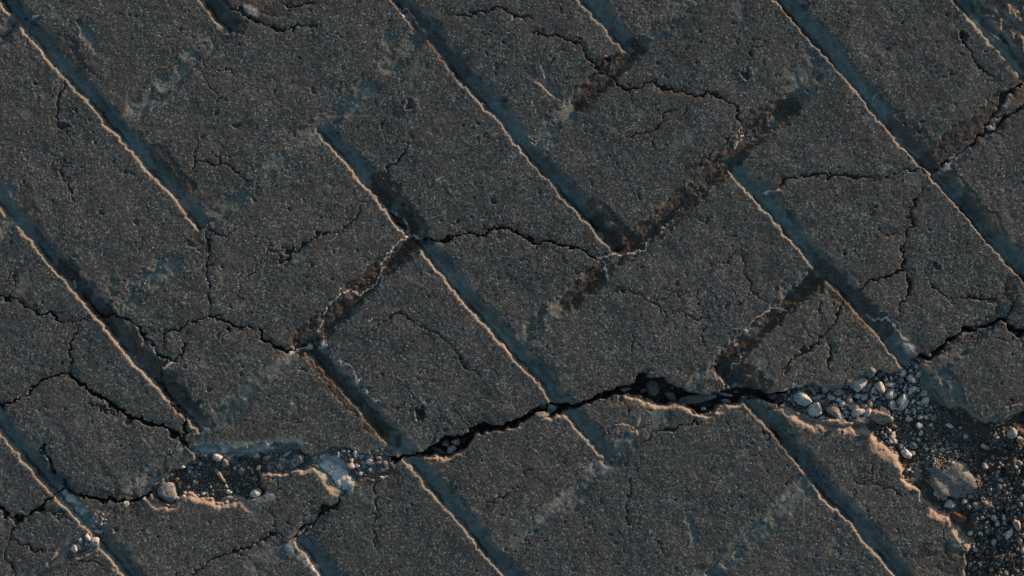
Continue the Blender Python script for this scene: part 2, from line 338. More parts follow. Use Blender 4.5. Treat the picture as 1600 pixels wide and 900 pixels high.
# broken lips that face the light: (tile, points, half width px, depth px)
LIPS = [
 ('e', [(0,790),(60,780),(130,830),(200,880),(300,905),(380,890),(480,800),(560,765),(640,775),(760,825),(850,860),(940,870),(1020,820),(1090,805),(1170,835),(1235,895)], 6, 5.5),
 ('f', [(390,462),(450,440),(540,455),(600,510),(660,565),(710,630),(770,690),(840,718)], 7, 6),
 ('h', [(0,302),(100,310),(200,350),(290,378),(400,368),(480,385),(560,405),(640,440),(700,475),(820,470)], 4.5, 6), ('h', [(880,450),(950,410),(1050,385),(1140,362)], 4, 5),
 ('a', [(0,690),(100,705),(180,700),(240,740),(330,790),(430,850),(520,900)], 8, 6), (9, [(580,165),(640,190),(700,205),(770,210),(840,215)], 10, 6.5),
 ('c', [(0,105),(60,112),(160,170),(200,220),(240,300),(340,360),(400,400),(440,480),(460,560),(480,620),(560,670),(620,720),(660,790),(740,860)], 9.5, 9),
 ('d', [(560,30),(620,80),(660,150),(740,210),(790,280),(870,345),(940,420),(1010,490),(1070,540),(1100,600)], 10.5, 9),
 (3, [(1335,-10),(1400,70),(1450,120),(1530,190),(1610,320)], 8, 8), (3, [(1440,-10),(1500,60),(1560,110),(1610,150)], 7, 7),
 (8, [(640,245),(605,280),(520,352),(430,352),(360,352)], 3.5, 4), (8, [(1110,120),(1060,145),(960,165),(870,190),(830,200)], 3.5, 4),
 (7, [(230,850),(290,800),(330,770)], 6, 6), (7, [(360,805),(420,790),(450,770)], 5, 5), (7, [(660,250),(700,300)], 2, 1), (2, [(930,370),(970,410),(1020,455)], 4, 3.5), (2, [(945,300),(950,360)], 3, 2.5), (2, [(860,630),(900,665)], 3, 2.5),
 (7, [(850,130),(900,170),(970,220)], 6, 4), (4, [(800,0),(870,60),(940,110)], 6, 3), ('b', [(1400,690),(1500,665),(1597,650)], 4, 5),
 ('b', [(580,480),(640,540),(700,610),(740,660)], 4, 5), (7, [(700,480),(720,470),(760,440)], 4, 5), (7, [(0,0),(1,1)], 1, 0), (4, [(1480,700),(1500,780)], 1, 0),
 (8, [(1420,170),(1390,220),(1330,180)], 6, 3), (9, [(1150,10),(1180,60),(1220,95)], 5, 6),
]
POCKETS = {
 'main_crack': P('f', [(1360,360),(1440,335),(1597,280)]) + P(8, [(330,335),(390,315),(440,285),(480,250),(560,235),(620,212),(680,200),(760,205),(810,185),(870,150),(930,105),(970,88),(1040,100),(1100,95),(1170,75),(1230,45),(1300,22)])
   + P('h', [(0,200),(70,170),(130,110),(210,75),(300,120),(400,140),(500,200),(640,270),(740,285),(850,245),(950,215),(1080,215),(1200,225),(1300,255),(1400,262),(1500,240),(1600,218)])
   + P('a', [(280,450),(330,560),(180,690),(100,700)])
   + P('h', [(1500,350),(1370,350),(1250,345),(1150,360),(1050,380),(950,405),(830,450),(700,475),(640,435),(560,402),(480,385),(400,366),(290,376),(200,347),(100,310),(0,300)])
   + P(8, [(1270,65),(1180,100),(1100,125),(1060,145),(960,165),(870,190),(830,200),(780,228),(740,240),(640,245),(605,275),(580,305),(520,350),(430,350),(360,350),(300,365),(250,395)]) + P('f', [(1380,440)]),
 'left_pocket': P('e', [(30,775),(90,720),(160,660),(240,590),(290,500),(330,460),(440,420),(540,380),(620,300),(560,250),(520,180),(570,185),(700,190),(830,180),(960,160),(1050,210),(1150,190),(1300,160),(1420,160)])
   + P('f', [(0,165),(180,150),(280,160),(360,210),(480,270),(580,235),(680,195),(780,180),(900,200),(1000,240),(1150,280),(1270,290),(1370,340),(1450,340),(1400,440),(1380,500),(1310,550),(1240,590),(1100,575),(1030,590),(960,640),(890,700),(830,715),(760,680),(700,620),(660,560),(590,500),(540,450),(450,435),(390,460),(300,490),(180,520),(60,520)])
   + P('e', [(1420,540),(1380,570),(1390,640),(1440,700),(1400,760),(1300,795),(1180,830),(1090,800),(1020,815),(940,865),(850,855),(720,805),(620,768),(560,762),(480,800),(400,870),(300,897),(200,872),(140,810),(100,775)]),
 'right_pocket': P('a', [(100,510),(280,450),(380,410),(520,420),(600,440),(720,460),(860,460),(900,430),(960,370),(1050,345),(1130,300),(1260,260),(1380,250)])
   + P('b', [(180,250),(300,190),(380,130),(440,110),(530,145),(470,220),(480,300),(490,400),(500,480),(550,560),(640,600),(700,650),(780,680),(880,680),(960,640),(1030,730),(1150,800),(1270,860),(1330,860),(1500,760),(1597,720)])
   + [(1700,630),(1760,960),(1560,1000)]
   + P('d', [(1010,1000),(1015,900),(1030,720),(1100,600),(1070,540),(1010,490),(940,420),(870,345),(790,280)]) + P('c', [(740,860),(660,790),(620,720),(560,670),(480,620),(460,560),(440,480),(400,400),(340,360),(240,300),(200,220),(160,170),(60,110)])
   + P('a', [(880,885),(830,840),(700,860),(560,875),(480,835),(330,770),(240,730),(180,695),(100,700)]),
}
# ------------------------------------------------------------------ herringbone bond in joint coordinates (d across the long joints, t along them)
CU, SU = 0.66, 0.75
NRM = math.hypot(CU, SU)
D0 = [-433, -202, 10, 247, 470, 692, 923, 1130]
T0 = [40, 272, 476, 715, 936, 1168, 1400]
D = [D0[0] - 226 * k for k in range(6, 0, -1)] + D0 + [D0[-1] + 226 * k for k in range(1, 6)]
T = [T0[0] - 226 * k for k in range(6, 0, -1)] + T0 + [T0[-1] + 226 * k for k in range(1, 8)]
DI0, TJ0 = 6, 6                    # index of D0[0] and T0[0]
D, T = np.array(D, float), np.array(T, float)

# ------------------------------------------------------------------ plan grid: fine inside the frame, growing cells outside
STEP = 1.25
def axis(a, b, far):
    core = np.arange(a, b + STEP, STEP)
    s, x, lo, hi = STEP, 0.0, [], []
    while x < far:
        s = min(s * 1.22, 7.0); x += s
        lo.append(core[0] - x); hi.append(core[-1] + x)
    return np.concatenate([lo[::-1], core, hi])
XS, YS = axis(-12, 1612, 300), axis(-12, 912, 300)
X, Y = np.meshgrid(XS, YS)
H_, W_ = X.shape

def fnoise(wl, seed, octaves=1, gain=.5):
    """smooth unit noise with wavelength wl plan pixels"""
    out = np.zeros((H_, W_)); amp = 1.0; tot = 0.0
    fy = np.fft.fftfreq(H_)[:, None]; fx = np.fft.rfftfreq(W_)[None, :]
    f = np.sqrt(fx * fx + fy * fy) / STEP
    for o in range(octaves):
        g = np.random.default_rng(seed * 31 + o)
        k = np.fft.rfft2(g.standard_normal((H_, W_)))
        w = wl / 2 ** o
        k *= np.exp(-(f * w) ** 2 * 2.0)
        n = np.fft.irfft2(k, s=(H_, W_)); n -= n.mean(); n /= n.std() + 1e-9
        out += n * amp; tot += amp * amp; amp *= gain
    return out / math.sqrt(tot)

def sstep(a, b, x):
    t = np.clip((x - a) / (b - a), 0, 1)
    return t * t * (3 - 2 * t)

wx = fnoise(60, 1) * 1.5 + fnoise(14, 2, 2) * .8
wy = fnoise(60, 3) * 1.5 + fnoise(14, 4, 2) * .8
XW, YW = X + wx, Y + wy
cwx = fnoise(16, 5, 2) * 2.4 + fnoise(4.5, 9) * 1.1; cwy = fnoise(16, 6, 2) * 2.4 + fnoise(4.5, 10) * 1.1
XC, YC = X + cwx, Y + cwy
lx, ly = X + fnoise(22, 63, 3) * 2.0, Y + fnoise(22, 64, 3) * 2.0
LX, LY = lx + fnoise(7, 7, 2) * .8, ly + fnoise(7, 8, 2) * .8

def poly_dist(pts, r, XX, YY):
    """distance to a polyline, with the slices of the grid within r of it"""
    p = np.array(pts, float)
    x0, x1, y0, y1 = p[:, 0].min() - r - 12, p[:, 0].max() + r + 12, p[:, 1].min() - r - 12, p[:, 1].max() + r + 12
    i0, i1 = np.searchsorted(XS, [x0, x1]); j0, j1 = np.searchsorted(YS, [y0, y1])
    if i1 <= i0 or j1 <= j0:
        return None, None
    sl = (slice(j0, j1), slice(i0, i1))
    x, y = XX[sl], YY[sl]
    best = np.full(x.shape, 1e9)
    for (ax, ay), (bx, by) in zip(p[:-1], p[1:]):
        dx, dy = bx - ax, by - ay
        L = dx * dx + dy * dy + 1e-9
        t = np.clip(((x - ax) * dx + (y - ay) * dy) / L, 0, 1)
        best = np.minimum(best, (x - ax - t * dx) ** 2 + (y - ay - t * dy) ** 2)
    return sl, np.sqrt(best)

def poly_inside(pts, XX, YY):
    p = np.array(pts, float)
    c = np.zeros(XX.shape, bool)
    n = len(p)
    for k in range(n):
        (ax, ay), (bx, by) = p[k], p[(k + 1) % n]
        if ay == by: continue
        cond = (ay > YY) != (by > YY)
        c ^= cond & (XX < (bx - ax) * (YY - ay) / (by - ay) + ax)
    return c

# --- which paver, and how far inside it
dd = (SU * XW - CU * YW) / NRM
tt = (CU * XW + SU * YW) / NRM
ci = np.clip(np.searchsorted(D, dd) - 1, 0, len(D) - 2)
cj = np.clip(np.searchsorted(T, tt) - 1, 0, len(T) - 2)
ii, jj = ci - DI0, cj - TJ0
k4 = np.mod(jj + ii, 4)            # gap line of column j has index = 4 - j (mod 4)
perp_hi = k4 == 0                  # gap line is the lower-d side of this cell : brick spans cells i-1, i
perp_lo = k4 == 3                  # gap line is the upper-d side : brick spans cells i, i+1
par1 = k4 == 1                     # first half of a brick along the joint
par2 = k4 == 2
i_lo = np.where(perp_hi, ci - 1, ci); i_hi = np.where(perp_lo, ci + 1, ci)
j_lo = np.where(par2, cj - 1, cj); j_hi = np.where(par1, cj + 1, cj)
i_lo = np.clip(i_lo, 0, len(D) - 2); i_hi = np.clip(i_hi, 0, len(D) - 2)
j_lo = np.clip(j_lo, 0, len(T) - 2); j_hi = np.clip(j_hi, 0, len(T) - 2)
pid = i_lo * 100 + j_lo
ed_lo, ed_hi = dd - D[i_lo], D[i_hi + 1] - dd
et_lo, et_hi = tt - T[j_lo], T[j_hi + 1] - tt

jit = fnoise(7, 20, 2) * 0.8
jlo = fnoise(55, 23, 2) * 1.7 + jit * .5 - np.clip(fnoise(20, 27, 2) - .8, 0, 2) * 4.5
soft_lo = np.clip(11 + fnoise(50, 24, 2) * 4, 5, 20)
HW = 14.0
def side(e, depth, hw, soft):
    return depth * (1 - sstep(hw - soft, hw + 2.0, e + jit))
# depth of the long joints, with shallower stretches
long_k = np.clip(1.0 + fnoise(120, 21) * .16 + fnoise(45, 28, 2) * .16, .5, 1.4)
cross_k = np.clip(.27 + fnoise(90, 22) * .16, .05, .6)
def bump_at(arr, x, y, r, v):
    w = np.exp(-((X - x) ** 2 + (Y - y) ** 2) / (r * r))
    arr += (v - arr) * w
for x, y, r, v in [(700, 60, 40, .8), (640, 620, 30, .7), (20, 300, 60, .55), (700, 430, 40, .7), (780, 520, 60, .75), (920, 690, 50, .75), (330, 660, 40, .6), (1560, 40, 95, .3), (250, 540, 60, .75), (440, 860, 60, .5), (1470, 230, 40, .8)]:
    bump_at(long_k, x, y, r, v)
for pts, hw, st in [(P(0, q[1]), q[2], q[3]) for q in SOIL if q[0] == 0 and q[3] > .84] :
    sl, d_ = poly_dist(pts, 40, X, Y)
    if sl: cross_k[sl] = np.maximum(cross_k[sl], .8 * np.exp(-(d_ / 34) ** 2))
DJ = 9.0
dep = np.zeros((H_, W_))
for e, kk, hw, soft in ((ed_lo + jlo, long_k, HW, soft_lo), (ed_hi, long_k, HW, 5.), (et_lo, cross_k, 15., 9.), (et_hi, cross_k, 15., 9.)):
    dep = np.maximum(dep, side(e, DJ * kk, hw, soft))
groove = np.exp(-((ed_hi + jit - (HW - 4.5)) / 2.4) ** 2) * np.clip(.75 + .6 * fnoise(35, 25, 2), 0, 1.6) * long_k * (dep > 2)
dep = dep + 3.6 * groove
joint_m = np.maximum(1 - sstep(HW - 5, HW, ed_lo + jit), 1 - sstep(HW - 4, HW + 1, ed_hi + jit))
cross_m = np.maximum(1 - sstep(10, 15, et_lo + jit), 1 - sstep(10, 15, et_hi + jit)) * (1 - joint_m)
in_joint = (np.minimum(ed_lo, ed_hi) + jit < HW - 4) | ((np.minimum(et_lo, et_hi) + jit < 11) & (cross_k > .3))

# --- top surface of the pavers: gentle heave, worn grain, pits
per = {}
for k in np.unique(pid):
    g = np.random.default_rng(int(k) + 5)
    per[k] = (g.normal(0, .5), g.normal(0, .0030), g.normal(0, .0030))
ids, inv = np.unique(pid, return_inverse=True)
inv = inv.reshape(pid.shape)
pz = np.array([per[k] for k in ids])
zoff = pz[inv, 0] + pz[inv, 1] * (X - 800) * .12 + pz[inv, 2] * (Y - 450) * .12
rough = 1 - .8 * np.clip(joint_m, 0, 1)
h = zoff + fnoise(70, 30, 3) * .30 * rough + fnoise(16, 31, 2) * .07 * rough
grainy = fnoise(3.2, 32) * .06 + fnoise(6, 33) * .05
h += grainy * rough + (fnoise(5, 34, 2) * .16 + fnoise(22, 37, 3) * .35) * joint_m
pit = fnoise(5.0, 35)
h -= np.clip(pit - 2.3, 0, 1.2) * 2.0 * rough
pit2 = fnoise(11.0, 36)
h -= np.clip(pit2 - 2.35, 0, .8) * 3.2 * rough
h -= dep
wear_A = np.zeros((H_, W_))
slope_zone = (dep > .8) & (dep < DJ * .85)
chip_n = np.clip(.55 + .5 * fnoise(24, 26, 3), .1, 1)
wear_A = np.maximum(wear_A, chip_n * np.clip(1 - np.abs(ed_lo + jit + jlo - (HW - .5 - soft_lo * .2)) / (soft_lo * .7), 0, 1) * np.clip(long_k, 0, 1))
wear_A = np.maximum(wear_A, .6 * np.clip(1 - np.abs(ed_hi + jit - (HW - 1)) / 5, 0, 1))
wear_R = np.clip(joint_m * (.85 + .25 * fnoise(40, 40)), 0, 1)
film_n = np.clip(.62 + .5 * fnoise(26, 41, 3), 0, 1)
wear_R = np.maximum(wear_R, cross_m * .42 * film_n)
for pts, hw, st in FILM:
    sl, d_ = poly_dist(pts, hw + 16, XC, YC)
    if sl is None: continue
    m_ = (1 - sstep(hw * .5, hw * 1.25, d_)) * min(st * .95, 1) * np.clip(film_n[sl] * 1.35, 0, 1)
    wear_R[sl] = np.maximum(wear_R[sl], m_)
    h[sl] -= m_ * 2.3
# smear thin film at random spots on the faces
sp = sstep(1.75, 2.6, fnoise(30, 42, 3)) * .4
wear_R = np.maximum(wear_R, sp); h -= sp * 1.0
wear_G = np.zeros((H_, W_)); wear_B = np.zeros((H_, W_))
soil_n = np.clip(1.05 + .38 * fnoise(20, 43, 3), 0, 1)
for r, pts, hw, st in SOIL:
    sl, d_ = poly_dist(P(r, pts), hw + 14, XC, YC)
    if sl is None: continue
    m_ = (1 - sstep(hw * 1.0, hw * 1.14, d_)) * st * soil_n[sl]
    wear_G[sl] = np.maximum(wear_G[sl], m_)
    h[sl] -= m_ * 1.2
rust = sstep(1.7, 2.5, fnoise(22, 44, 3)) * .45
wear_G = np.maximum(wear_G, rust)
h += wear_G * fnoise(5, 45, 2) * .18
# --- hairline and deeper cracks
gh = np.random.default_rng(77)
for _ in range(95):
    c0 = CRACKS[gh.integers(len(CRACKS))] if _ > 25 else None
    if c0 is not None:
        pp = P(c0[0], c0[1]); kx = gh.integers(len(pp)); x, y = pp[kx]
    else:
        x, y = gh.uniform(0, 1600), gh.uniform(0, 900)
    a = gh.uniform(0, 6.28); n_ = gh.integers(3, 8)
    line = [(x, y)]
    for i in range(n_):
        a += gh.normal(0, .5); st_ = gh.uniform(7, 15)
        x += math.cos(a) * st_; y += math.sin(a) * st_; line.append((x, y))
    CRACKS.append((0, line, gh.uniform(.9, 1.6), gh.uniform(2.0, 3.6)))
crack_m = np.zeros((H_, W_)); cut = np.zeros((H_, W_), bool)
wmod = np.clip(1 + .42 * fnoise(22, 46, 3), .2, 2.4)
halo_n = np.clip(fnoise(11, 47, 3) * .6 + .35, 0, 1)
for r, pts, hw, dp in CRACKS:
    sl, d_ = poly_dist(P(r, pts), 24, XC, YC)
    if sl is None: continue
    (e0x, e0y), (e1x, e1y) = P(r, pts)[0], P(r, pts)[-1]
    taper = np.minimum(1, .25 + .75 * np.minimum(np.hypot(X[sl] - e0x, Y[sl] - e0y), np.hypot(X[sl] - e1x, Y[sl] - e1y)) / 22) if dp < 8.5 else 1.0
    w = hw * wmod[sl] * (.64 if dp < 9.5 else .8) * taper
    prof = np.clip(1.25 * (1 - d_ / np.maximum(w, .3)), 0, 1)
    dent = np.exp(-(d_ / (hw * 2.6)) ** 2) * min(dp * .05, .5)
    h[sl] -= dent
    crack_m[sl] = np.maximum(crack_m[sl], prof * dp * taper * (.85 if dp < 8.5 else 1.0 if dp < 10 else 1.3))
    wear_G[sl] = np.maximum(wear_G[sl], .8 * np.clip(prof * 1.4 - .2, 0, 1))
    wear_G[sl] = np.maximum(wear_G[sl], min(.09 * dp, .75) * np.exp(-(d_ / (hw * 2.8)) ** 2) * halo_n[sl])
    if dp >= 8.5: cut[sl] |= d_ < hw * .9
h -= crack_m
# --- broken pockets
floor_n = fnoise(26, 50, 3) * 1.6 + fnoise(7, 51, 2) * .7
pocket_id = np.zeros((H_, W_), np.int8)
for n, (name, pts) in enumerate(POCKETS.items()):
    ins = poly_inside(pts, LX, LY)
    sl, d_ = poly_dist(pts + pts[:1], 80, LX, LY)
    sd = np.full((H_, W_), -99.); sd[sl] = d_; sd[ins & (sd < 0)] = 99.
    sd = np.where(ins, sd, 0)
    base = {'main_crack': 36., 'left_pocket': 11.5, 'right_pocket': 13.}[name]
    w = {'main_crack': 3.2, 'left_pocket': 6.0, 'right_pocket': 7.}[name]
    dpt = base * sstep(0, w, sd)
    if name == 'right_pocket':
        dpt *= 1 - .45 * sstep(1500, 1580, X) * sstep(620, 700, Y) * (1 - .6 * np.exp(-((X - (1535 + (900 - Y) * .25)) / 22) ** 2))
        dpt += 6 * np.exp(-((X - 1490) ** 2 / 60 ** 2 + (Y - 672) ** 2 / 26 ** 2))
    if name == 'left_pocket': dpt *= 1 - .42 * sstep(440, 520, X)
    fl = -dpt + floor_n * sstep(2, 12, sd)
    if name == 'left_pocket':      # a shelf of broken base under the upper lip, and the pale ledge at the lower right
        for q, hh_, ww in ((P('e', [(640,230),(800,240),(960,260),(1150,230),(1400,190)]), -5.0, 14), (P('f', [(0,190),(150,180),(300,190)]), -6., 9), (P('f', [(640,480),(760,560),(860,660)]), -4.5, 20)):
            s2, d2 = poly_dist(q, 40, LX, LY)
            k = 1 - sstep(ww * .55, ww, d2)
            fl[s2] = np.where(sd[s2] > 0, np.maximum(fl[s2], fl[s2] * (1 - k) + k * (hh_ + .35 * floor_n[s2])), fl[s2])
    use = ins & (fl < h + 1.5) | (sd > w)
    h = np.where(use, fl, h)
    pocket_id[ins & (sd > w * .65)] = n + 1
    wear_R = np.where(ins, wear_R * .25, wear_R)
    wear_A = np.where(ins, np.maximum(wear_A * 0, .75 * (1 - sstep(w * .5, w * 1.2, sd))), wear_A)
    wear_G = np.where(ins, np.maximum(wear_G, sstep(w * .55, w * 1.1, sd) * np.clip(.95 + .2 * fnoise(18, 53 + n, 2), 0, 1)), wear_G)
k = pocket_id == 2
blue = sstep(420, 500, X) * k  # shaded end of the pocket: its blue skylight painted as teal over the soil
wear_G *= 1 - .7 * blue; wear_R = np.maximum(wear_R, blue * .8)
for q, w_, st in ((P('f', [(640,450),(720,500),(800,590),(860,670)]), 17, .95), (P('f', [(560,330),(700,380),(800,420)]), 11, .5), (P('e', [(640,225),(800,240),(960,250),(1150,225),(1400,190)]), 6, .35)):
    s2, d2 = poly_dist(q, 30, LX, LY)
    wear_B[s2] = np.maximum(wear_B[s2], (1 - sstep(w_ * .6, w_ * 1.2, d2)) * st * np.clip(.95 + .2 * fnoise(14, 66, 3)[s2], 0, 1) * (pocket_id[s2] == 2))
for q in (P('e', [(640,230),(800,240),(960,260),(1150,230),(1400,190)]), P('f', [(0,190),(150,180),(300,190)]), P('f', [(640,480),(760,560),(860,660)])):
    s2, d2 = poly_dist(q, 20, LX, LY)
    k = 1 - sstep(9, 15, d2)
    wear_G[s2] *= 1 - .85 * k; wear_R[s2] = np.maximum(wear_R[s2], .9 * k)
lipn = fnoise(24, 60, 3) * .9 + fnoise(6, 62, 2) * .3
for r, pts, hw, dp in LIPS:
    if dp <= 0: continue
    sl, d_ = poly_dist(P(r, pts), hw + 14, lx, ly)
    if sl is None: continue
    e = np.clip(1 - d_ / (1.3 * hw * (1 + .25 * lipn[sl])), 0, 1)
    h[sl] = np.where(pocket_id[sl] > 0, h[sl], h[sl] - dp * (.35 * e + .65 * e * e) + lipn[sl] * .4 * e)
    wear_A[sl] = np.maximum(wear_A[sl], np.clip(e * 2.2, 0, 1) * (pocket_id[sl] == 0))
    wear_G[sl] *= 1 - .8 * np.clip(e * 2, 0, 1) * (pocket_id[sl] == 0)
# round pit, small dents
for x, y, r_, dp in ((657, 646, 9.5, 8), (1504, 57, 7, 6), (1385, 0, 1, 0), (1165, 115, 8, 4), (25, 812, 9, 10), (905, 62, 4, 3), (868, 94, 4, 3), (120, 175, 4, 3), (1465, 415, 5, 4), (100, 195, 6, 4), (1370, 325, 4, 2), (1510, 622, 3, 1), (950, 97, 5, 5), (640, 162, 9, 3)):
    q = np.sqrt((XC - x) ** 2 + (YC - y) ** 2)
    h -= dp * (1 - sstep(r_ * .55, r_ * 1.05, q))
    h += .7 * np.exp(-((q - r_ * 1.25) / 2.2) ** 2)
# salt
for r, pts, hw in SALT:
    sl, d_ = poly_dist(P(r, pts), 12, XC, YC)
    if sl is None: continue
    hw = hw * .60
    e = 1 - sstep(hw * .6, hw * 1.45, d_)
    wear_B[sl] = np.maximum(wear_B[sl], e)
    h[sl] += e * .4
bl_n = np.clip(.5 + .62 * fnoise(12, 61, 3), 0, 1)
for r, pts, hw, st in BLOOM:
    sl, d_ = poly_dist(P(r, pts), hw + 16, XC, YC)
    if sl is None: continue
    e = (1 - sstep(hw * .35, hw * 1.35, d_)) * st * bl_n[sl]
    wear_B[sl] = np.maximum(wear_B[sl], e)
    h[sl] += e * .7
# rubble at the right edge beyond the broken lip
zone = sstep(-16, 16, (SU * X - CU * Y) / NRM - 1135) * sstep(-400, 0, -Y + 240)
h += zone * (fnoise(14, 70, 3) * 2.4 - 3); wear_A = np.maximum(wear_A, zone * .4)
zr = (pocket_id == 3) * sstep(1500, 1540, X) * sstep(640, 700, Y)
h += zr * fnoise(18, 71, 3) * 3.2
s2, d2 = poly_dist(P('c', [(780,480),(950,600),(1100,690),(1230,770)]), 60, LX, LY)
h[s2] += (pocket_id[s2] == 3) * (5 * np.exp(-(d2 / 20) ** 2) * (1 + .25 * lipn[s2]))
s2, d2 = poly_dist(P('c', [(1390,150),(1500,120),(1620,200)]), 60, LX, LY)
h[s2] += (pocket_id[s2] == 3) * (7 * np.exp(-(d2 / 12) ** 2) * (1 + .4 * lipn[s2]))
s2, d2 = poly_dist(P('d', [(1480,380),(1560,470),(1640,700)]), 60, LX, LY)
h[s2] += (pocket_id[s2] == 3) * (5 * np.exp(-(d2 / 14) ** 2) * (1 + .4 * lipn[s2]))

# ------------------------------------------------------------------ split the relief into pavers, joint filling and soil
lab = pid.astype(np.int64) * 10
JOINT, SOILID = -1, -2
lab_joint = in_joint & (pocket_id == 0)
lab = np.where(lab_joint, JOINT, lab)
lab = np.where(pocket_id > 0, SOILID - pocket_id, lab)
solid = (lab >= 0) & ~cut

def components(mask, key):
    """connected pieces of equal key inside mask (4-neighbour), by merging runs"""
    hgt, wid = mask.shape
    parent = []
    def find(a):
        while parent[a] != a:
            parent[a] = parent[parent[a]]; a = parent[a]
        return a
    out = np.full(mask.shape, -1, np.int64)
    prev = []
    for r in range(hgt):
        k = np.where(mask[r], key[r], -9)
        b = np.flatnonzero(np.diff(k)) + 1
        st = np.concatenate([[0], b]); en = np.concatenate([b, [wid]])
        runs = []
        for s, e in zip(st, en):
            if k[s] == -9: continue
            i = len(parent); parent.append(i)
            runs.append((s, e, k[s], i)); out[r, s:e] = i
        a = c = 0
        while a < len(prev) and c < len(runs):
            p, q = prev[a], runs[c]
            if p[2] == q[2] and p[0] < q[1] and q[0] < p[1]:
                x, y = find(p[3]), find(q[3])
                if x != y: parent[max(x, y)] = min(x, y)
            if p[1] < q[1]: a += 1
            else: c += 1
        prev = runs
    root = np.array([find(i) for i in range(len(parent))])
    res = np.where(out >= 0, root[np.maximum(out, 0)], -1)
    return res
comp = components(solid, lab)
u, cnt = np.unique(comp[comp >= 0], return_counts=True)
big = set(u[cnt > 420].tolist())
comp = np.where(np.isin(comp, list(big)), comp, -1)
# points of a paver that lie in a crack or crumbs take the piece of the same paver beside them
want = lab >= 0
for it in range(60):
    todo = want & (comp < 0)
    if not todo.any(): break
    new = comp.copy()
    for dy, dx in ((0, 1), (0, -1), (1, 0), (-1, 0)):
        sh = np.roll(comp, (dy, dx), (0, 1)); shl = np.roll(lab, (dy, dx), (0, 1))
        ok = todo & (new < 0) & (sh >= 0) & (shl == lab)
        new[ok] = sh[ok]
    if (new == comp).all(): break
    comp = new
lost = want & (comp < 0)
lab = np.where(lost, JOINT, lab)
final = np.where(lab >= 0, comp, lab)          # >=0 paver pieces, -1 joint filling, -3.. pocket floors

WX = (X - 800) * PX; WY = (450 - Y) * PX; WZ = h * PX
BOTTOM = -0.045
wear = np.stack([wear_R, wear_G, wear_B, wear_A], -1).clip(0, 1).astype(np.float32)
cell = final[:-1, :-1]
IDX = np.arange(H_ * W_).reshape(H_, W_)
q0, q1, q2, q3 = IDX[1:, :-1], IDX[1:, 1:], IDX[:-1, 1:], IDX[:-1, :-1]   # counter-clockwise seen from above
PXYZ = np.stack([WX, WY, WZ], -1).reshape(-1, 3)
WEAR = wear.reshape(-1, 4)

def link(ob, parent=None):
    C.objects.link(ob)
    if parent is not None: ob.parent = parent
    return ob

def mesh_np(name, verts, quads, mat, smooth=True, wear_=None):
    me = bpy.data.meshes.new(name)
    nv, nf = len(verts), len(quads)
    k = quads.shape[1]
    me.vertices.add(nv); me.vertices.foreach_set('co', verts.astype(np.float32).ravel())
    me.loops.add(nf * k); me.loops.foreach_set('vertex_index', quads.astype(np.int32).ravel())
    me.polygons.add(nf)
    me.polygons.foreach_set('loop_start', np.arange(0, nf * k, k, dtype=np.int32))
    me.polygons.foreach_set('loop_total', np.full(nf, k, np.int32))
    me.update(calc_edges=True)
    me.polygons.foreach_set('use_smooth', np.full(nf, smooth, bool))
    if wear_ is not None:
        a = me.attributes.new('wear', 'FLOAT_COLOR', 'POINT')
        a.data.foreach_set('color', wear_.astype(np.float32).ravel())
    me.materials.append(mat)
    return me

def relief_piece(name, mask, parent):
    """one solid piece: its relief on top, vertical broken sides below"""
    m = mask
    quads = np.stack([q0[m], q1[m], q2[m], q3[m]], -1)
    mp = np.pad(m, 1)
    sides = []
    for dy, dx, a, b in ((0, -1, q3, q0), (0, 1, q1, q2), (-1, 0, q2, q3), (1, 0, q0, q1)):
        nb = mp[1 + dy:1 + dy + m.shape[0], 1 + dx:1 + dx + m.shape[1]]
        e = m & ~nb
        sides.append(np.stack([a[e], b[e]], -1))
    sides = np.concatenate(sides)
    used, inv_ = np.unique(quads, return_inverse=True)
    top = inv_.reshape(-1, 4)
    remap = {int(v): i for i, v in enumerate(used)}
    sv = np.unique(sides)
    low = {int(v): len(used) + i for i, v in enumerate(sv)}
    sq = np.array([[remap[a], low[a], low[b], remap[b]] for a, b in sides.tolist()], np.int64)
    v = PXYZ[used]
    vl = PXYZ[sv].copy(); vl[:, 2] = BOTTOM
    verts = np.concatenate([v, vl])
    o = np.array([v[:, 0].mean(), v[:, 1].mean(), 0.0])
    me = mesh_np(name, verts - o, np.concatenate([top, sq]), M['concrete'], True, np.concatenate([WEAR[used], WEAR[sv]]))
    ob = bpy.data.objects.new(name, me)
    ob.location = o
    return link(ob, parent)

pavement = bpy.data.objects.new('pavement', None)
pavement['kind'] = 'structure'
link(pavement)
keys, counts = np.unique(cell, return_counts=True)
for k, c in zip(keys.tolist(), counts.tolist()):
    if k == -1:
        relief_piece('joint_mortar', cell == k, pavement)
    elif k < -2:
        relief_piece('pocket_soil', cell == k, pavement)
    elif c > 30:
        ys, xs = np.nonzero(cell == k)
        area = ((XS[xs + 1] - XS[xs]) * (YS[ys + 1] - YS[ys])).sum()
        relief_piece('paver' if area > 26000 else 'paver_fragment', cell == k, pavement)

# earth below and around the paving, out to the horizon
gm, gnt, gb = new_mat('packed_earth')
gp = N(gnt, 'ShaderNodeNewGeometry').outputs['Position']
gcol = ramp(gnt, noise_tex(gnt, gp, 25, 8, .65), [(.3, (.035, .03, .026)), (.7, (.085, .075, .065))])
gnt.links.new(gcol, gb.inputs['Base Color']); gb.inputs['Roughness'].default_value = .95
me = bpy.data.meshes.new('ground')
R_ = 600.0
me.from_pydata([(-R_, -R_, BOTTOM + .002), (R_, -R_, BOTTOM + .002), (R_, R_, BOTTOM + .002), (-R_, R_, BOTTOM + .002)], [], [(0, 1, 2, 3)])
me.materials.append(gm)
go = link(bpy.data.objects.new('ground', me)); go['kind'] = 'structure'

